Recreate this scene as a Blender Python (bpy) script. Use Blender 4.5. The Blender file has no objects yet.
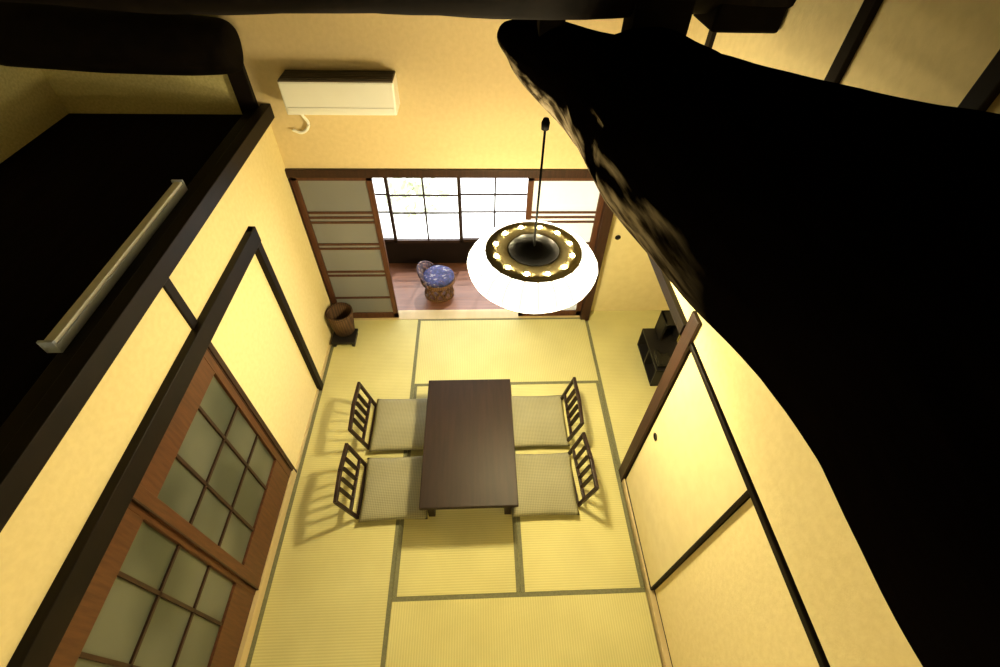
import bpy, bmesh, math, random
from mathutils import Vector, Matrix, noise
random.seed(3)
S=bpy.context.scene
COL=S.collection
S.view_settings.view_transform='Standard'
S.view_settings.look='None'

# ------------------------------------------------------------ materials
def mat(name,c1,c2=None,rough=.6,scale=8,stretch=(1,1,1),bump=0.0,emit=None,estr=0,spec=.5,detail=4,metal=0,coat=0):
    m=bpy.data.materials.new(name); m.use_nodes=True
    N=m.node_tree.nodes; L=m.node_tree.links
    b=N['Principled BSDF']
    b.inputs['Roughness'].default_value=rough
    b.inputs['Metallic'].default_value=metal
    b.inputs['Specular IOR Level'].default_value=spec
    if coat: b.inputs['Coat Weight'].default_value=coat
    if c2 is None: c2=tuple(x*.85 for x in c1)
    tc=N.new('ShaderNodeTexCoord'); mp=N.new('ShaderNodeMapping'); mp.inputs['Scale'].default_value=stretch
    nz=N.new('ShaderNodeTexNoise'); nz.inputs['Scale'].default_value=scale; nz.inputs['Detail'].default_value=detail
    rp=N.new('ShaderNodeValToRGB')
    rp.color_ramp.elements[0].position=.35; rp.color_ramp.elements[1].position=.65
    rp.color_ramp.elements[0].color=(*c1,1); rp.color_ramp.elements[1].color=(*c2,1)
    L.new(tc.outputs['Object'],mp.inputs['Vector']); L.new(mp.outputs[0],nz.inputs['Vector'])
    L.new(nz.outputs['Fac'],rp.inputs['Fac']); L.new(rp.outputs['Color'],b.inputs['Base Color'])
    if bump:
        bp=N.new('ShaderNodeBump'); bp.inputs['Strength'].default_value=bump; bp.inputs['Distance'].default_value=.01
        L.new(nz.outputs['Fac'],bp.inputs['Height']); L.new(bp.outputs[0],b.inputs['Normal'])
    if emit:
        b.inputs['Emission Color'].default_value=(*emit,1); b.inputs['Emission Strength'].default_value=estr
    return m

def weave(name,c1,c2,axis='X',scale=120,cross=30,lo=.78,hi=1.08):
    m=mat(name,c1,c2,rough=.75,scale=3,spec=.25)
    N=m.node_tree.nodes; L=m.node_tree.links; b=N['Principled BSDF']
    rp=[n for n in N if n.type=='VALTORGB'][0]; tc=[n for n in N if n.type=='TEX_COORD'][0]
    w=N.new('ShaderNodeTexWave'); w.bands_direction=axis; w.inputs['Scale'].default_value=scale; w.inputs['Distortion'].default_value=.4
    w2=N.new('ShaderNodeTexWave'); w2.bands_direction='Y' if axis=='X' else 'X'; w2.inputs['Scale'].default_value=cross; w2.inputs['Distortion'].default_value=.3
    L.new(tc.outputs['Object'],w.inputs['Vector']); L.new(tc.outputs['Object'],w2.inputs['Vector'])
    ad=N.new('ShaderNodeMath'); ad.operation='ADD'; L.new(w.outputs['Fac'],ad.inputs[0]); L.new(w2.outputs['Fac'],ad.inputs[1])
    mr=N.new('ShaderNodeMapRange'); mr.inputs['From Max'].default_value=2; mr.inputs['To Min'].default_value=lo; mr.inputs['To Max'].default_value=hi
    L.new(ad.outputs[0],mr.inputs['Value'])
    mx=N.new('ShaderNodeVectorMath'); mx.operation='SCALE'
    L.new(rp.outputs['Color'],mx.inputs[0]); L.new(mr.outputs[0],mx.inputs['Scale']); L.new(mx.outputs[0],b.inputs['Base Color'])
    bp=N.new('ShaderNodeBump'); bp.inputs['Strength'].default_value=.3; bp.inputs['Distance'].default_value=.002
    L.new(ad.outputs[0],bp.inputs['Height']); L.new(bp.outputs[0],b.inputs['Normal'])
    return m

M_wall=mat('plaster_cream',(.76,.65,.35),(.72,.61,.32),.9,30,bump=.15,spec=.2)
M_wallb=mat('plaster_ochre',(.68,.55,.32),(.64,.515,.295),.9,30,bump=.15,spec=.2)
M_wallu=mat('plaster_upper_panels',(.82,.68,.36),(.77,.635,.33),.9,30,bump=.15,spec=.2)
M_wallo=mat('plaster_olive',(.62,.56,.28),(.50,.45,.21),.9,60,bump=.3,spec=.2)
M_fus=mat('fusuma_paper',(.70,.61,.34),(.66,.57,.31),.8,12,spec=.2)
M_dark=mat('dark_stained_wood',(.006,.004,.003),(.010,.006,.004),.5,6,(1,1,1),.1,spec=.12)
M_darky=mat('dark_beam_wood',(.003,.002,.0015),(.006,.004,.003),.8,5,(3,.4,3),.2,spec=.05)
M_red=mat('red_brown_wood',(.065,.024,.010),(.10,.038,.015),.45,10,(6,6,.6),.05,spec=.3)
M_munt=mat('dark_muntin_wood',(.025,.011,.006),(.038,.016,.009),.5,10,spec=.3)
M_frame=mat('brown_frame_wood',(.060,.022,.011),(.09,.034,.016),.5,10,(6,6,.6),.05,spec=.3)
M_post=mat('dark_brown_post',(.022,.009,.005),(.036,.014,.008),.5,10,(6,6,.6),.05,spec=.25)
M_sill=mat('pale_sill_wood',(.58,.46,.25),(.50,.40,.21),.5,8,(1,.2,1))
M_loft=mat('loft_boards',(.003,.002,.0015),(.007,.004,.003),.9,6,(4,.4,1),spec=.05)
M_ceil=mat('roof_boards',(.008,.005,.003),(.018,.011,.007),.8,6)
M_ver=mat('veranda_floor_boards',(.13,.050,.024),(.19,.078,.038),.35,5,(.5,8,1))
M_tatX=weave('tatami_rush_a',(.66,.62,.29),(.61,.57,.265),'X',60,18)
M_tatY=weave('tatami_rush_b',(.66,.62,.29),(.61,.57,.265),'Y',60,18)
M_heri=mat('tatami_border_cloth',(.13,.13,.070),(.17,.17,.09),.85,60)
M_table=mat('table_lacquer',(.015,.0075,.005),(.022,.011,.007),.5,5,(8,.6,1),.02,spec=.22)
M_chair=mat('chair_wood',(.014,.006,.004),(.024,.010,.006),.4,8,(4,4,1),spec=.3)
M_cush=weave('cushion_cloth',(.31,.295,.185),(.27,.255,.155),'X',24,24,.6,1.22)
M_white=mat('appliance_plastic',(.86,.87,.84),(.84,.85,.82),.4,5)
M_vent=mat('vent_grille',(.07,.055,.04),(.09,.07,.05),.5,5)
M_glass=mat('frosted_door_glass',(.048,.055,.040),(.105,.112,.085),.3,2.4,spec=.5,detail=1)
M_bulb=mat('bulb_glow',(.9,.85,.7),None,.4,5,emit=(1,.82,.46),estr=1900)
M_bulb2=mat('soft_bulb_glow',(.9,.85,.7),None,.4,5,emit=(1,.86,.55),estr=6)
M_lampd=mat('lamp_disc_bronze',(.13,.11,.055),(.16,.135,.07),.9,5,spec=.0)
M_black=mat('black_gloss',(.004,.004,.005),(.008,.008,.009),.25,5,spec=.3)
M_domem=mat('dome_black',(.002,.002,.002),(.004,.004,.004),.7,5,spec=.03)
M_blackm=mat('black_lacquer',(.007,.006,.006),(.012,.01,.009),.5,5,spec=.3)
M_wframe=mat('window_bar_wood',(.022,.010,.006),(.03,.014,.008),.5,5,spec=.3)
M_vpan=mat('veranda_low_panel',(.008,.005,.004),(.014,.008,.006),.6,5,spec=.1)
M_wick=weave('wicker_brown',(.12,.065,.03),(.07,.035,.018),'Z',22,14,.3,1.2)
M_ratt=weave('rattan_tan',(.17,.085,.036),(.12,.058,.026),'Z',22,14,.5,1.2)
M_metal=mat('fixture_enamel',(.50,.58,.80),(.44,.52,.72),.3,5,metal=.1)
M_tube=mat('fluorescent_tube',(.92,.96,1),None,.25,5)
M_gravel=mat('garden_gravel',(.88,.88,.84),(.8,.8,.76),.9,40)
M_leaf=mat('shrub_leaf',(.42,.47,.30),(.52,.56,.40),.7,14)
M_bronze=mat('pull_metal',(.02,.018,.016),None,.35,5,metal=.7)

def log_mat():
    m=bpy.data.materials.new('old_log_wood_lit_rim'); m.use_nodes=True; N=m.node_tree.nodes; L=m.node_tree.links
    b=N['Principled BSDF']; b.inputs['Roughness'].default_value=.9; b.inputs['Specular IOR Level'].default_value=.0
    tc=N.new('ShaderNodeTexCoord'); mp=N.new('ShaderNodeMapping'); mp.inputs['Scale'].default_value=(7,1.0,7); L.new(tc.outputs['Object'],mp.inputs['Vector'])
    nz=N.new('ShaderNodeTexNoise'); nz.inputs['Scale'].default_value=4; nz.inputs['Detail'].default_value=5; L.new(mp.outputs[0],nz.inputs['Vector'])
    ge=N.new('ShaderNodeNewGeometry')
    dt=N.new('ShaderNodeVectorMath'); dt.operation='DOT_PRODUCT'; dt.inputs[1].default_value=(-.78,0,-.62); L.new(ge.outputs['Normal'],dt.inputs[0])  # lit rim towards the lamp painted into the colour, streaked like pale bark
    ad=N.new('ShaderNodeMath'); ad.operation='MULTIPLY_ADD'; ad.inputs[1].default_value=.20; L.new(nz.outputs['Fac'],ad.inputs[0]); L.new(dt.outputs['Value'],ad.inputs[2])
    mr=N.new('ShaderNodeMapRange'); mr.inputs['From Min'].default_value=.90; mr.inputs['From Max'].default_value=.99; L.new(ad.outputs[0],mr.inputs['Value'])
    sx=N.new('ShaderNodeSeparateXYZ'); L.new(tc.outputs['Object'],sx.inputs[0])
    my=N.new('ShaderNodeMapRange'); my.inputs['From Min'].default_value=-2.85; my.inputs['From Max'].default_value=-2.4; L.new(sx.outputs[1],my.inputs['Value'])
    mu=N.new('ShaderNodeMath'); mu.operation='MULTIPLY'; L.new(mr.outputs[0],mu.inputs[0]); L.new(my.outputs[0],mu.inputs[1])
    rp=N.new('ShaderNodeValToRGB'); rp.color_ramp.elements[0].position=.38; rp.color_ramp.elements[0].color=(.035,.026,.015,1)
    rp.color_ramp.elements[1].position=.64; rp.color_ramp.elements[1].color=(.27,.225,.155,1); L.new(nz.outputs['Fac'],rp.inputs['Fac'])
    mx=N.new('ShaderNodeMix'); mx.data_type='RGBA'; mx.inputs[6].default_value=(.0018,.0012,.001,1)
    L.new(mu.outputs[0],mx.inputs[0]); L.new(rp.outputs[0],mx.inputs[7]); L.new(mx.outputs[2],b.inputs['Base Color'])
    bp=N.new('ShaderNodeBump'); bp.inputs['Strength'].default_value=.4; bp.inputs['Distance'].default_value=.01; L.new(nz.outputs['Fac'],bp.inputs['Height']); L.new(bp.outputs[0],b.inputs['Normal'])
    return m
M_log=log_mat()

def shade_mat():
    m=bpy.data.materials.new('pleated_lamp_paper'); m.use_nodes=True; N=m.node_tree.nodes; L=m.node_tree.links
    b=N['Principled BSDF']; b.inputs['Roughness'].default_value=.7; b.inputs['Base Color'].default_value=(.85,.8,.65,1)
    tc=N.new('ShaderNodeTexCoord'); sx=N.new('ShaderNodeSeparateXYZ'); L.new(tc.outputs['Object'],sx.inputs[0])
    at=N.new('ShaderNodeMath'); at.operation='ARCTAN2'; L.new(sx.outputs[1],at.inputs[0]); L.new(sx.outputs[0],at.inputs[1])
    ml=N.new('ShaderNodeMath'); ml.operation='MULTIPLY'; ml.inputs[1].default_value=12; L.new(at.outputs[0],ml.inputs[0])
    sn=N.new('ShaderNodeMath'); sn.operation='COSINE'; L.new(ml.outputs[0],sn.inputs[0])
    ab=N.new('ShaderNodeMath'); ab.operation='ABSOLUTE'; L.new(sn.outputs[0],ab.inputs[0])
    r=N.new('ShaderNodeValToRGB'); e=r.color_ramp.elements
    e[0].position=.93; e[0].color=(1,.95,.80,1); e[1].position=1; e[1].color=(.34,.30,.215,1)
    L.new(ab.outputs[0],r.inputs['Fac']); L.new(r.outputs[0],b.inputs['Emission Color']); b.inputs['Emission Strength'].default_value=3.4
    return m
M_shade=shade_mat()

def pane(name,col,trans):
    m=bpy.data.materials.new(name); m.use_nodes=True; N=m.node_tree.nodes; L=m.node_tree.links
    b=N['Principled BSDF']; b.inputs['Base Color'].default_value=(*col,1); b.inputs['Roughness'].default_value=.5
    t=N.new('ShaderNodeBsdfTranslucent'); t.inputs['Color'].default_value=(*col,1)
    nz=N.new('ShaderNodeTexNoise'); nz.inputs['Scale'].default_value=3
    mr=N.new('ShaderNodeMapRange'); mr.inputs['To Min'].default_value=trans-.2; mr.inputs['To Max'].default_value=trans+.2
    L.new(nz.outputs['Fac'],mr.inputs['Value'])
    mx=N.new('ShaderNodeMixShader'); L.new(mr.outputs[0],mx.inputs[0]); L.new(b.outputs[0],mx.inputs[1]); L.new(t.outputs[0],mx.inputs[2])
    L.new(mx.outputs[0],N['Material Output'].inputs['Surface']); return m
M_pane=pane('frosted_pane',(.30,.285,.23),.6)
M_pane2=pane('paper_pane',(.85,.85,.80),.65)

def pattern_mat(name,c0,c1,c2,c3):
    m=bpy.data.materials.new(name); m.use_nodes=True; N=m.node_tree.nodes; L=m.node_tree.links
    b=N['Principled BSDF']; b.inputs['Roughness'].default_value=.8
    tc=N.new('ShaderNodeTexCoord'); v=N.new('ShaderNodeTexNoise'); v.inputs['Scale'].default_value=22; v.inputs['Detail'].default_value=1
    r=N.new('ShaderNodeValToRGB'); r.color_ramp.interpolation='CONSTANT'; e=r.color_ramp.elements
    e[0].position=.0; e[0].color=(*c0,1); e[1].position=.62; e[1].color=(*c3,1)
    x=e.new(.45); x.color=(*c1,1); x=e.new(.54); x.color=(*c2,1)
    L.new(tc.outputs['Object'],v.inputs['Vector']); L.new(v.outputs['Fac'],r.inputs['Fac']); L.new(r.outputs[0],b.inputs['Base Color'])
    return m
M_purp=pattern_mat('blue_flower_cloth',(.010,.014,.060),(.022,.030,.12),(.05,.03,.08),(.18,.18,.22))
M_purb=pattern_mat('plum_flower_cloth',(.022,.010,.014),(.04,.02,.035),(.10,.042,.03),(.16,.12,.09))

# ------------------------------------------------------------ mesh helpers
def obj_from_bm(name,bm,mt,smooth=False):
    me=bpy.data.meshes.new(name); bm.normal_update(); bm.to_mesh(me); bm.free()
    me.materials.append(mt)
    if smooth:
        for p in me.polygons: p.use_smooth=True
    o=bpy.data.objects.new(name,me); COL.objects.link(o); return o
def addbox(bm,a,b):
    a,b=[min(x,y) for x,y in zip(a,b)],[max(x,y) for x,y in zip(a,b)]
    vs=[bm.verts.new((x,y,z)) for x in (a[0],b[0]) for y in (a[1],b[1]) for z in (a[2],b[2])]
    for f in ((0,1,3,2),(4,6,7,5),(0,4,5,1),(2,3,7,6),(0,2,6,4),(1,5,7,3)): bm.faces.new([vs[i] for i in f])
    return vs
def boxes(name,lst,mt,bev=0,origin=None):
    bm=bmesh.new()
    for a,b in lst: addbox(bm,a,b)
    bmesh.ops.recalc_face_normals(bm,faces=bm.faces)
    o=obj_from_bm(name,bm,mt)
    if bev:
        m=o.modifiers.new('bev','BEVEL'); m.width=bev; m.segments=2; m.limit_method='ANGLE'
    return o
def beam(bm,p,q,w,d,up=(0,0,1)):
    p=Vector(p);q=Vector(q);z=(q-p).normalized();u=Vector(up)
    if abs(z.dot(u))>.95:u=Vector((0,1,0))
    x=z.cross(u).normalized();y=z.cross(x)
    vs=[bm.verts.new(c+x*sx*w/2+y*sy*d/2) for c in (p,q) for sx,sy in ((-1,-1),(1,-1),(1,1),(-1,1))]
    for f in ((3,2,1,0),(4,5,6,7),(0,1,5,4),(1,2,6,5),(2,3,7,6),(3,0,4,7)): bm.faces.new([vs[i] for i in f])
def beams(name,lst,mt,bev=0):
    bm=bmesh.new()
    for a in lst: beam(bm,*a)
    bmesh.ops.recalc_face_normals(bm,faces=bm.faces)
    o=obj_from_bm(name,bm,mt)
    if bev:
        m=o.modifiers.new('bev','BEVEL'); m.width=bev; m.segments=2; m.limit_method='ANGLE'
    return o
def tube(name,pts,rads,mt,segs=24,capped=True,rough=0,seed=0,sub=1,squash=1,fine=.22,notch=None):
    P=[Vector(p) for p in pts]
    if sub>1:
        Q=[];Rr=[]
        n=len(P)
        for i in range(n-1):
            p0,p1,p2,p3=P[max(i-1,0)],P[i],P[i+1],P[min(i+2,n-1)]
            for k in range(sub):
                t=k/sub
                Q.append(.5*((2*p1)+(-p0+p2)*t+(2*p0-5*p1+4*p2-p3)*t*t+(-p0+3*p1-3*p2+p3)*t**3))
                Rr.append(rads[i]*(1-t)+rads[i+1]*t)
        Q.append(P[-1]);Rr.append(rads[-1]);P=Q;rads=Rr
    bm=bmesh.new(); rings=[]; ref=Vector((0,0,1))
    for i,p in enumerate(P):
        t=(P[min(i+1,len(P)-1)]-P[max(i-1,0)]).normalized()
        if abs(t.dot(ref))>.95: rr=Vector((1,0,0))
        else: rr=ref
        x=t.cross(rr).normalized(); y=x.cross(t)
        ring=[]
        for k in range(segs):
            a=2*math.pi*k/segs
            r=rads[i]
            if rough:
                r*=1+rough*noise.noise(Vector((math.cos(a)*1.3,math.sin(a)*1.3,p.y*1.6+p.x*1.2+seed)))+rough*fine*noise.noise(Vector((math.cos(a)*5,math.sin(a)*5,p.y*6+p.x*3+seed)))
            d=x*math.cos(a)+y*math.sin(a)*squash
            if notch:
                ny,nw,nd=notch
                if abs(p.y-ny)<nw:
                    c=d.normalized().dot(Vector((-.86,0,-.1)).normalized())
                    if c>.92: r-=nd*min(1,(c-.92)/.03)*min(1,(nw-abs(p.y-ny))/.03)
            ring.append(bm.verts.new(p+d*r))
        rings.append(ring)
    for i in range(len(rings)-1):
        for k in range(segs):
            bm.faces.new((rings[i][k],rings[i][(k+1)%segs],rings[i+1][(k+1)%segs],rings[i+1][k]))
    if capped:
        bm.faces.new(rings[0]); bm.faces.new(rings[-1])
    bmesh.ops.recalc_face_normals(bm,faces=bm.faces)
    return obj_from_bm(name,bm,mt,True)
def lathe(name,prof,mt,segs=32,smooth=True,pleat=0,closed=False):
    bm=bmesh.new(); rings=[]
    for r,z in prof:
        ring=[]
        for k in range(segs):
            a=2*math.pi*k/segs; rr=r*(1-pleat*abs(math.cos(12*a))**3) if pleat else r
            ring.append(bm.verts.new((rr*math.cos(a),rr*math.sin(a),z)))
        rings.append(ring)
    m=len(rings)
    for i in range(m if closed else m-1):
        A=rings[i];B=rings[(i+1)%m]
        for k in range(segs): bm.faces.new((A[k],A[(k+1)%segs],B[(k+1)%segs],B[k]))
    if not closed:
        if prof[0][0]>0: bm.faces.new(rings[0])
        if prof[-1][0]>0: bm.faces.new(rings[-1])
    bmesh.ops.remove_doubles(bm,verts=bm.verts,dist=1e-6)
    bmesh.ops.recalc_face_normals(bm,faces=bm.faces)
    return obj_from_bm(name,bm,mt,smooth)
def struct(o,label=None):
    o['kind']='structure'
    if label:o['label']=label
    return o
def thing(name,loc,label,cat,group=None,rotz=0):
    e=bpy.data.objects.new(name,None); e.empty_display_size=.1; COL.objects.link(e); e.location=loc; e.rotation_euler=(0,0,rotz)
    e['label']=label;e['category']=cat
    if group:e['group']=group
    return e
def tag(o,label,cat,group=None):
    o['label']=label;o['category']=cat
    if group:o['group']=group
    return o
def part(o,parent,loc=None):
    o.parent=parent
    if loc is not None:o.location=loc
    return o
_tn=[0]
def trim(lst,mt=M_dark,bev=.004,label=None):
    _tn[0]+=1
    return struct(boxes('trim_%d'%_tn[0],lst,mt,bev),label)
def copy_thing(e,loc,rotz):
    n=e.copy(); COL.objects.link(n); n.location=loc; n.rotation_euler=(0,0,rotz)
    for c in list(e.children):
        k=c.copy(); COL.objects.link(k); k.parent=n
    return n

# ------------------------------------------------------------ shell
struct(boxes('floor',[((-1.5,-5.3,-.12),(3.8,0.0,-.052))],M_ver))
struct(boxes('floor.001',[((-1.5,0.0,-.12),(3.8,1.05,-.005))],M_ver))
struct(boxes('wall_back',[((-.10,.0,1.74),(3.8,.12,4.2))],M_wallb))
struct(boxes('wall_back.002',[((-1.45,.0,1.74),(-.10,.12,4.2)),((-1.45,.0,-.1),(-.08,.12,1.74))],M_wallo))
struct(boxes('wall_back.001',[((2.72,.10,-.1),(3.8,.16,1.74))],M_fus))
struct(boxes('wall_left',[((-.10,-1.74,-.1),(0,0,2.16)),((-.10,-5.2,1.74),(0,-1.74,2.16)),((-.10,-5.2,-.1),(-.06,-1.74,1.74))],M_wall))
struct(boxes('wall_left.001',[((-1.5,-5.2,2.1),(-1.40,0,4.2))],M_wallo))
struct(boxes('wall_right',[((2.74,-5.2,-.1),(2.80,-1.86,1.76)),((2.71,-5.2,1.76),(2.80,0,2.5))],M_wall))
struct(boxes('wall_right.002',[((2.71,-5.2,2.5),(2.80,0,4.2))],M_wallu))
struct(boxes('wall_right.001',[((3.72,-1.9,-.1),(3.8,.1,1.9)),((2.8,-1.96,-.1),(3.8,-1.88,1.9))],M_fus))
struct(boxes('wall_front',[((-1.5,-5.3,-.1),(3.8,-5.2,4.2))],M_wall))
struct(boxes('ceiling',[((-1.5,-5.3,4.2),(3.8,.12,4.3))],M_ceil))
struct(boxes('ceiling.001',[((2.8,-1.9,1.9),(3.8,0,1.96))],M_ceil))
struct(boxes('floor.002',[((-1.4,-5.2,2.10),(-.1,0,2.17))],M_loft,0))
struct(boxes('wall_veranda',[((-.3,.95,-.1),(3.8,1.03,.30)),((-.3,.95,1.95),(3.8,1.03,2.4)),((-.3,.12,-.1),(-.2,1.03,2.4)),((3.0,.12,-.1),(3.1,1.03,2.4))],M_vpan))
struct(boxes('ceiling.002',[((-.3,.12,2.4),(3.1,1.1,2.5))],M_ceil))

trim([((-.08,-.03,1.68),(2.72,.13,1.75))],M_post)
trim([((-.11,-.03,0),(-.0,.13,1.68))],M_frame)
trim([((-.16,-.04,1.75),(-.04,.10,2.62))],M_dark)
trim([((2.64,-.05,0),(2.73,.13,1.78))],M_post)
trim([((0,-.01,-.05),(2.64,.13,.004))],M_sill)
trim([((-.02,-5.2,2.15),(.05,0,2.25)),((-.12,-5.2,2.15),(-.02,0,2.22))],M_dark)
trim([((-.02,-5.2,1.68),(.045,-.86,1.80))],M_dark)
trim([((-.02,-.93,.0),(.04,-.86,1.80))],M_dark)
trim([((-.02,-1.80,1.80),(.012,-1.74,2.15))],M_dark)
trim([((-.05,-1.78,0),(.01,-1.74,1.68))],M_post)
trim([((-.06,-5.2,-.05),(.012,-1.76,.09))],M_sill)
trim([((-.02,-1.74,-.05),(.012,0,.03))],M_sill)
trim([((2.69,-1.90,-.05),(2.79,-1.80,1.9))],M_post)
trim([((2.70,-5.2,1.71),(2.76,-1.9,1.745))],M_dark)
trim([((2.70,-5.2,-.05),(2.78,-1.9,.045))],M_sill)
trim([((2.68,-1.8,1.70),(2.80,-.05,1.78))],M_dark)
for yy in (-1.95,-2.46,-2.97,-.95): trim([((2.69,yy-.028,2.85),(2.72,yy+.028,4.0))],M_dark)

# ------------------------------------------------------------ tatami
def tatami(x0,x1,y0,y1,long):
    e=thing('tatami_mat',((x0+x1)/2,(y0+y1)/2,-.05),'straw tatami mat with dark olive cloth borders','tatami mat','tatami mats of the room')
    hx=(x1-x0)/2-.001; hy=(y1-y0)/2-.001
    s=boxes('rush_surface',[((-hx,-hy,.0),(hx,hy,.0495))],M_tatX if long=='y' else M_tatY); part(s,e)
    w=.030
    if long=='y': lst=[((-hx,-hy,.045),(-hx+w,hy,.0505)),((hx-w,-hy,.045),(hx,hy,.0505))]
    else: lst=[((-hx,-hy,.045),(hx,-hy+w,.0505)),((-hx,hy-w,.045),(hx,hy,.0505))]
    part(boxes('cloth_border',lst[:1],M_heri),e); part(boxes('cloth_border',lst[1:],M_heri),e)
tatami(0.012,.9,-1.8,0,'y'); tatami(0.012,.9,-3.6,-1.8,'y'); tatami(0.012,.9,-5.2,-3.6,'y')
tatami(.9,2.69,-.9,0,'x'); tatami(.9,1.8,-2.7,-.9,'y'); tatami(1.8,2.69,-2.7,-.9,'y'); tatami(.9,2.69,-3.6,-2.7,'x'); tatami(.9,2.69,-4.5,-3.6,'x')
tatami(2.69,3.71,-1.79,-.06,'y')
struct(boxes('floor.003',[((2.74,-.06,-.06),(3.71,.10,-.001))],M_tatX))

# ------------------------------------------------------------ sliding doors in back opening
def slat_door(n,x0,x1,y,pm):
    z0,z1=.005,1.68
    f=boxes('door_%d'%n,[((x0,y-.015,z0),(x0+.05,y+.015,z1)),((x1-.05,y-.015,z0),(x1,y+.015,z1)),
        ((x0,y-.015,z1-.05),(x1,y+.015,z1)),((x0,y-.015,z0),(x1,y+.015,z0+.07)),
        *[((x0,y-.014,z-.010),(x1,y+.0,z+.010)) for z in (1.22,1.27,1.32,.93,.98,.60,.65,.30)]],M_frame,.002)
    struct(f,'brown wooden sliding door with frosted panes and thin cross slats')
    p=boxes('frosted_pane',[((x0+.04,y+.002,z0+.05),(x1-.04,y+.006,z1-.04))],pm); p.parent=f
slat_door(1,.0,.66,.03,M_pane); slat_door(2,1.96,2.64,.03,M_pane2)
def window(n,x0,x1,y):
    z0,z1=.30,1.95
    L=[((x0,y-.02,z0),(x0+.03,y+.02,z1)),((x1-.03,y-.02,z0),(x1,y+.02,z1)),((x0,y-.02,z0),(x1,y+.02,z0+.04)),((x0,y-.02,z1-.04),(x1,y+.02,z1))]
    xx=(x0+x1)/2; L.append(((xx-.010,y-.008,z0),(xx+.010,y+.008,z1)))
    for z in (.70,.92,1.4): L.append(((x0,y-.008,z-.009),(x1,y+.008,z+.009)))
    struct(boxes('window_%d'%n,L,M_wframe,.002),'dark latticed window')
window(1,-.22,.58,.98); window(2,.56,1.345,.96);window(3,1.325,2.12,.98); window(4,2.10,2.98,.96)

# ------------------------------------------------------------ left glazed doors
def glazed(n,y1,y0,x):
    z0,z1=.09,1.68; gz0,gz1=.40,1.47
    L=[((x,y0,z0),(x+.03,y0+.07,z1)),((x,y1-.06,z0),(x+.03,y1,z1)),((x,y0,gz1),(x+.028,y1,z1)),((x,y0,z0),(x+.028,y1,gz0))]
    f=struct(boxes('door_%d'%n,L,M_red,.002),'red-brown wooden sliding door with nine frosted panes')
    L=[((x+.028,y1-.010,z0),(x+.032,y1,z1)),((x+.028,y0,z0),(x+.032,y0+.010,z1))]
    for i in range(1,3):
        yy=y0+.005+(y1-y0)*i/3; L.append(((x+.005,yy-.009,gz0),(x+.022,yy+.009,gz1)))
        zz=gz0+(gz1-gz0)*i/3; L.append(((x+.005,y0+.05,zz-.009),(x+.022,y1-.05,zz+.009)))
    mm=boxes('muntins',L,M_munt,.001); mm.parent=f
    g=boxes('frosted_glass',[((x+.004,y0+.045,gz0-.01),(x+.01,y1-.045,gz1+.01))],M_glass); g.parent=f
glazed(3,-1.78,-2.65,-.03); glazed(4,-2.62,-3.49,-.045); glazed(5,-3.46,-4.33,-.03)

# ------------------------------------------------------------ fusuma
def fusuma_y(n,y1,y0,x,hy):
    z0,z1=.045,1.71
    f=struct(boxes('door_%d'%n,[((x-.002,y0,z0),(x+.02,y0+.014,z1)),((x-.002,y1-.014,z0),(x+.02,y1,z1)),((x-.002,y0,z0),(x+.02,y1,z0+.012)),((x-.002,y0,z1-.012),(x+.02,y1,z1))],M_dark,.001),'cream paper sliding door with dark frame')
    p=boxes('paper_panel',[((x+.002,y0+.01,z0+.01),(x+.018,y1-.01,z1-.01))],M_fus); p.parent=f
    h=lathe('door_pull',[(.026,-.002),(.028,.004),(.018,.005),(.016,.0)],M_bronze,20); h.rotation_euler=(0,-math.pi/2,0); h.location=(x,hy,.88); h.parent=f
fusuma_y(6,-1.90,-2.73,2.715,-1.99); fusuma_y(7,-2.72,-3.55,2.74,-3.45); fusuma_y(8,-3.52,-4.4,2.715,-3.6)
f=struct(boxes('door_9',[((2.74,.085,.0),(2.755,.10,1.7)),((3.69,.085,0),(3.71,.10,1.7))],M_frame),'cream paper sliding door with round pull')
p=boxes('paper_panel',[((2.75,.088,.0),(3.70,.099,1.7))],M_fus);p.parent=f
h=lathe('door_pull',[(.026,-.002),(.028,.004),(.018,.005),(.016,.0)],M_bronze,20);h.rotation_euler=(math.pi/2,0,0);h.location=(2.87,.086,1.0);h.parent=f

# ------------------------------------------------------------ table
t=thing('low_table',(1.44,-1.645,.002),'dark brown lacquered low wooden table on the tatami','table')
part(boxes('table_top',[((-.36,-.57,.295),(.36,.57,.33))],M_table,.006),t)
part(boxes('apron',[((-.30,-.49,.24),(.30,-.465,.295)),((-.30,.465,.24),(.30,.49,.295)),((-.30,-.49,.24),(-.275,.49,.295)),((.275,-.49,.24),(.30,.49,.295))],M_table,.002),t)
for sx in(-1,1):
    for sy in(-1,1):
        part(boxes('leg',[((sx*.295-.026,sy*.48-.026,0),(sx*.295+.026,sy*.48+.026,.295))],M_table,.004),t)

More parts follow.
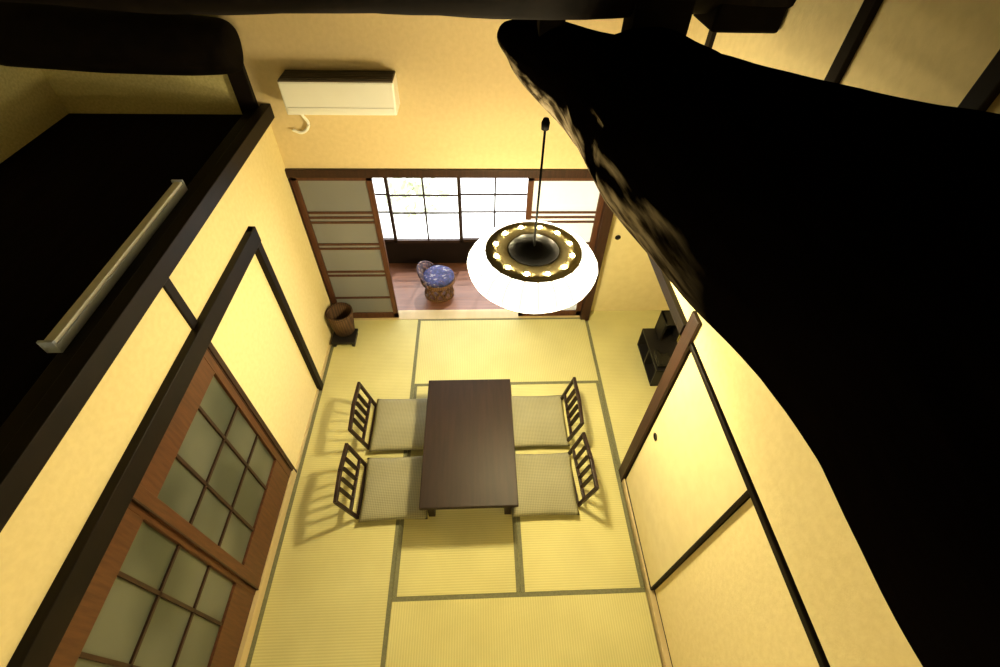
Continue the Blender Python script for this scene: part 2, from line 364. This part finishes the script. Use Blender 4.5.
# ------------------------------------------------------------ floor chairs + cushions
fc=thing('floor_chair',(.80,-1.34,.001),'dark wooden legless floor chair with slatted back at the table','chair','floor chairs around the table')
part(boxes('seat',[((-.24,-.22,.0),(.18,.22,.022))],M_chair,.005),fc)
part(beams('back_frame',[((-.225,-.215,.01),(-.315,-.225,.345),.026,.026),((-.225,.215,.01),(-.315,.225,.345),.026,.026),
     ((-.316,-.235,.345),(-.322,0,.365),.026,.045),((-.322,0,.365),(-.316,.235,.345),.026,.045),((-.258,-.21,.13),(-.258,.21,.13),.022,.035)],M_chair,.004),fc)
for k in (-.12,-.04,.04,.12):
    part(beams('back_slat',[((-.258,k,.14),(-.314,k,.345),.038,.012)],M_chair,.002),fc)
def zab():
    bm=bmesh.new(); n=24; hx,hy,h=.262,.268,.03
    top=[];bot=[]
    for i in range(n+1):
        tr=[];br=[]
        for j in range(n+1):
            u=-1+2*i/n;v=-1+2*j/n
            f=((1-abs(u)**5)*(1-abs(v)**5))**.4 if abs(u)<1 and abs(v)<1 else 0
            pinch=1-.035*(1-v*v)*abs(u)**3
            pinch2=1-.035*(1-u*u)*abs(v)**3
            dz=.004*noise.noise(Vector((u*2,v*2,1)))
            tr.append(bm.verts.new((u*hx*pinch,v*hy*pinch2,h+f*(.026+dz))))
            br.append(bm.verts.new((u*hx*pinch,v*hy*pinch2,h-f*.026)))
        top.append(tr);bot.append(br)
    for i in range(n):
        for j in range(n):
            bm.faces.new((top[i][j],top[i+1][j],top[i+1][j+1],top[i][j+1]))
            bm.faces.new((bot[i][j],bot[i][j+1],bot[i+1][j+1],bot[i+1][j]))
    bmesh.ops.remove_doubles(bm,verts=bm.verts,dist=1e-5)
    return obj_from_bm('floor_cushion',bm,M_cush,True)
zb=zab(); tag(zb,'square beige woven floor cushion on a legless chair','cushion','floor cushions around the table')
zb.location=(.845,-1.34,.024)
cs=[(.80,-1.93,0),(2.05,-1.33,math.pi),(2.06,-1.90,math.pi+.06)]
for (x,y,r) in cs: copy_thing(fc,(x,y,.001),r)
for (x,y,r) in [(.85,-1.925,.02),(2.035,-1.335,0),(2.03,-1.925,.0)]:
    n=zb.copy(); COL.objects.link(n); n.location=(x,y,.024); n.rotation_euler=(0,0,r)

# ------------------------------------------------------------ pendant lamp
LP=(1.844,-1.45,1.955)
l=thing('pendant_lamp',LP,'round white pleated pendant lamp with dark bulb disc','lamp')
part(lathe('lamp_shade',[(.275,.088),(.335,.06),(.378,.0),(.365,-.05),(.31,-.110),(.305,-.107),(.355,-.05),(.365,0),(.325,.05),(.270,.078)],M_shade,24,False,0,True),l)
part(lathe('top_disc',[(.272,.07),(.272,.090),(.15,.094),(.15,.09),(0,.09)],M_lampd,48),l)
part(lathe('center_dome',[(.145,.09),(.14,.098),(.10,.104),(.06,.115),(0,.12)],M_domem,40),l)
for k in range(12):
    a=2*math.pi*(k+.5)/12
    part(lathe('bulb',[(.0115,0),(.0105,.004),(.0065,.008),(0,.009)],M_bulb,16),l,(.218*math.cos(a),.218*math.sin(a),.091))
for k in range(5):
    a=2*math.pi*k/5
    part(lathe('lower_bulb',[(.03,0),(.045,-.03),(.03,-.07),(0,-.08)],M_bulb2,16),l,(.16*math.cos(a),.16*math.sin(a),.02))
part(lathe('cord',[(.006,.12),(.006,.78)],M_domem,10),l)
part(lathe('ceiling_plug',[(.018,.77),(.02,.80),(.012,.82)],M_domem,16),l)
L2=(1.30,-4.45,2.15)  # unseen lamp behind the camera, brightens the near side of the room
l2=copy_thing(l,L2,0); l2['label']='second round white pleated pendant lamp behind the camera, out of view'

# ------------------------------------------------------------ logs
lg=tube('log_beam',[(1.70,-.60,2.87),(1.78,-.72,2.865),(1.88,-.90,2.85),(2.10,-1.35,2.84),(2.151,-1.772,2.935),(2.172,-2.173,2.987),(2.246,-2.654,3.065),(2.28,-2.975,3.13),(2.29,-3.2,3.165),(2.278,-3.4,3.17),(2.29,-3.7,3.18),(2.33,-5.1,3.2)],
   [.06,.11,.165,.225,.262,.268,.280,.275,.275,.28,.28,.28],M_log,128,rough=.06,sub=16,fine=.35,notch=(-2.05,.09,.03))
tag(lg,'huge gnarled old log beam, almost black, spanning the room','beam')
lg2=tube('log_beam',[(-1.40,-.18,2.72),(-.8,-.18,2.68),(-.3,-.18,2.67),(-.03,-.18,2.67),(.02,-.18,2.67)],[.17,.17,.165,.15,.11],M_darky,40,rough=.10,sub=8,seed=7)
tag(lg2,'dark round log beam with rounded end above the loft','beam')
cb=tube('cross_beam',[(-1.4,-1.40,3.30),(-.4,-1.40,3.31),(.6,-1.40,3.295),(1.6,-1.40,3.305),(2.71,-1.40,3.315)],[.15]*5,M_darky,32,rough=.16,sub=10,seed=3,fine=.4)
tag(cb,'dark uneven log cross beam under the roof','beam')
st=boxes('beam_bracket',[((2.44,-1.52,3.13),(2.705,-1.28,3.55))],M_darky,.012)
tag(st,'short dark wooden bracket block against the plaster wall','bracket')
st=boxes('roof_strut',[((2.13,-1.52,2.98),(2.35,-1.36,4.2))],M_darky,.01)
tag(st,'thick dark wooden strut standing on the log beam','post')
st=boxes('roof_strut',[((1.83,-1.06,2.90),(1.95,-.94,4.2))],M_darky,.01)
tag(st,'slim dark wooden strut standing on the log','post')

# ------------------------------------------------------------ air conditioner
ac=thing('air_conditioner',(.60,0,2.25),'white wall-mounted air conditioner above the sliding doors','air conditioner')
part(boxes('casing',[((-.38,-.20,.0),(.38,-.0,.22))],M_white,.012),ac)
part(boxes('top_vent',[((-.375,-.195,.215),(.375,-.005,.226)),*[((-.37,-.18+i*.03,.224),(.37,-.172+i*.03,.232)) for i in range(6)]],M_vent),ac)
part(boxes('front_flap',[((-.36,-.205,.02),(.36,-.198,.055))],M_white,.002),ac)
part(tube('pipe',[(-.33,-.08,.01),(-.33,-.05,-.06),(-.31,-.03,-.12),(-.33,-.025,-.17),(-.38,-.025,-.20),(-.44,-.025,-.18)],[.011]*6,M_white,12,sub=5),ac)

# ------------------------------------------------------------ fluorescent fixture
fx=thing('fluorescent_light',(-.13,-1.71,2.22),'long narrow white fluorescent light fixture lying on the wall beam','lamp')
part(boxes('housing',[((-.030,-.59,.0),(.030,.59,.04))],M_metal,.001),fx)
part(boxes('end_cap',[((-.03,-.60,.0),(.03,-.588,.062))],M_metal,.001),fx)
part(boxes('end_cap',[((-.03,.588,.0),(.03,.60,.062))],M_metal,.001),fx)
part(boxes('tube_cover',[((-.016,-.588,.038),(.026,.588,.056))],M_tube,.003),fx)

# ------------------------------------------------------------ basket & stand
sd=boxes('wooden_stand',[((.03,-.40,.05),(.27,-.20,.075)),((.04,-.39,0.002),(.07,-.21,.05)),((.23,-.39,0.002),(.26,-.21,.05))],M_blackm,.003)
tag(sd,'small dark wooden stand on the tatami','stand')
bk=thing('waste_basket',(.14,-.22,.075),'brown wicker waste basket on a small dark stand','basket')
part(lathe('basket_body',[(.10,0),(.115,.12),(.125,.25),(.115,.25),(.105,.12),(.09,.015),(0,.015)],M_wick,32),bk)
part(lathe('basket_rim',[(.12,.245),(.132,.25),(.132,.27),(.115,.27)],M_wick,32,closed=True),bk)

# ------------------------------------------------------------ rattan chair
rc=thing('rattan_chair',(1.08,.42,-.005),'low round rattan chair with blue and purple cushion','chair')
part(lathe('base_ring',[(.15,0),(.17,.0),(.17,.022),(.15,.022)],M_ratt,28,closed=True),rc)
bm=bmesh.new()
for k in range(10):
    a=2*math.pi*k/10;b=a+.9
    beam(bm,(.16*math.cos(a),.16*math.sin(a),.01),(.155*math.cos(b),.155*math.sin(b),.20),.018,.018)
    beam(bm,(.16*math.cos(b),.16*math.sin(b),.01),(.155*math.cos(a),.155*math.sin(a),.20),.018,.018)
part(obj_from_bm('lattice_base',bm,M_ratt),rc)
part(lathe('seat_ring',[(.0,.19),(.18,.19),(.195,.205),(.18,.22),(0,.22)],M_ratt,28),rc)
part(lathe('seat_cushion',[(0,.22),(.155,.22),(.182,.235),(.178,.258),(.13,.275),(0,.28)],M_purp,28),rc)
arc=[]
for i in range(13):
    a=math.radians(105+135*i/12); arc.append((.21*math.cos(a),.21*math.sin(a),.22+.15*math.sin(math.pi*i/12)**.7))
part(tube('back_rail',arc,[.013]*13,M_purb,10,sub=3),rc)
bm=bmesh.new(); prev=None
for i in range(1,12):
    a=math.radians(105+135*i/12); q=Vector(arc[i])
    c=[bm.verts.new(v) for v in ((.195*math.cos(a),.195*math.sin(a),.2),(q.x*1.01,q.y*1.01,q.z),(q.x*.88,q.y*.88,q.z-.005),(.16*math.cos(a),.16*math.sin(a),.25))]
    if prev:
        for k in range(4): bm.faces.new((prev[k],prev[(k+1)%4],c[(k+1)%4],c[k]))
    else: bm.faces.new(c)
    prev=c
bm.faces.new(prev); bmesh.ops.recalc_face_normals(bm,faces=bm.faces)
part(obj_from_bm('back_cushion',bm,M_purb,True),rc)

# ------------------------------------------------------------ alcove stand
bs=thing('display_stand',(3.30,-.68,.002),'black lacquered low display stand with open shelf in the alcove','stand')
part(boxes('body',[((-.12,-.27,.0),(.18,.27,.02)),((-.12,-.27,.22),(.18,.27,.245)),((-.12,-.27,0),(.18,-.25,.24)),((-.12,.25,0),(.18,.27,.24)),((.16,-.27,0),(.18,.27,.24)),((-.12,-.01,0),(.18,.01,.24))],M_blackm,.003),bs)
part(boxes('upper_shelf',[((.0,.10,.245),(.02,.27,.5)),((.0,.25,.245),(.18,.27,.5)),((.0,.08,.48),(.18,.27,.50)),((.16,.10,.245),(.18,.27,.5))],M_blackm,.003),bs)
ty=thing('telephone',(3.25,-.84,.25),'black desk telephone on the display stand','telephone')
part(boxes('base',[((-.06,-.08,0),(.08,.08,.035))],M_black,.008),ty)
part(boxes('handset',[((-.055,-.09,.04),(-.015,.09,.06)),((-.06,-.09,.03),(-.01,-.055,.05)),((-.06,.055,.03),(-.01,.09,.05))],M_black,.006),ty)

# ------------------------------------------------------------ garden
g=boxes('garden_ground',[((-6,1.3,-.5),(9,9,-.4))],M_gravel); g['kind']='structure'
bm=bmesh.new()
for k in range(160):
    th=random.uniform(0,6.28);ph=random.uniform(0,1.4);r=random.uniform(.3,.5)
    c=Vector((r*math.cos(th)*math.cos(ph)*1.2,r*math.sin(th)*math.cos(ph),r*math.sin(ph)))
    d=Vector((random.uniform(-1,1),random.uniform(-1,1),random.uniform(-1,1))).normalized(); e2=d.orthogonal().normalized()
    bm.faces.new([bm.verts.new(c+d*.09),bm.verts.new(c+e2*.04),bm.verts.new(c-d*.09),bm.verts.new(c-e2*.04)])
sh=obj_from_bm('garden_shrub',bm,M_leaf); sh.location=(.6,2.9,-.4); tag(sh,'leafy green garden shrub outside the window','shrub')

# ------------------------------------------------------------ lights
def pl(name,loc,w,col,r=.1):
    d=bpy.data.lights.new(name,'POINT'); d.energy=w; d.color=col; d.shadow_soft_size=r
    o=bpy.data.objects.new(name,d); o.location=loc; COL.objects.link(o); return o
WARM=(1,.83,.44)
pl('lamp_light_lower',(LP[0],LP[1],LP[2]-.17),155,WARM,.10)
pl('lamp_light_unseen_second',(L2[0],L2[1],L2[2]-.17),20,WARM,.13)
sun=bpy.data.lights.new('sun','SUN'); sun.energy=3.2; sun.angle=.03; so=bpy.data.objects.new('sun',sun); so.rotation_euler=(math.radians(-25),math.radians(8),0); COL.objects.link(so)
w=bpy.data.worlds.new('world'); S.world=w; w.use_nodes=True
bg=w.node_tree.nodes['Background']; bg.inputs[0].default_value=(.97,.98,1,1); bg.inputs[1].default_value=6

# ------------------------------------------------------------ camera
cd=bpy.data.cameras.new('camera'); cd.sensor_width=36; cd.lens=465.92/1000*36; cd.clip_start=.02
co=bpy.data.objects.new('camera',cd); COL.objects.link(co)
r=Vector((.9990,-.0391,.0232));u=Vector((.0134,.7414,.6709));f=Vector((.0434,.6699,-.7412))
m=Matrix((r,u,-f)).transposed().to_4x4(); m.translation=Vector((1.5353,-3.5455,3.6658)); co.matrix_world=m
S.camera=co
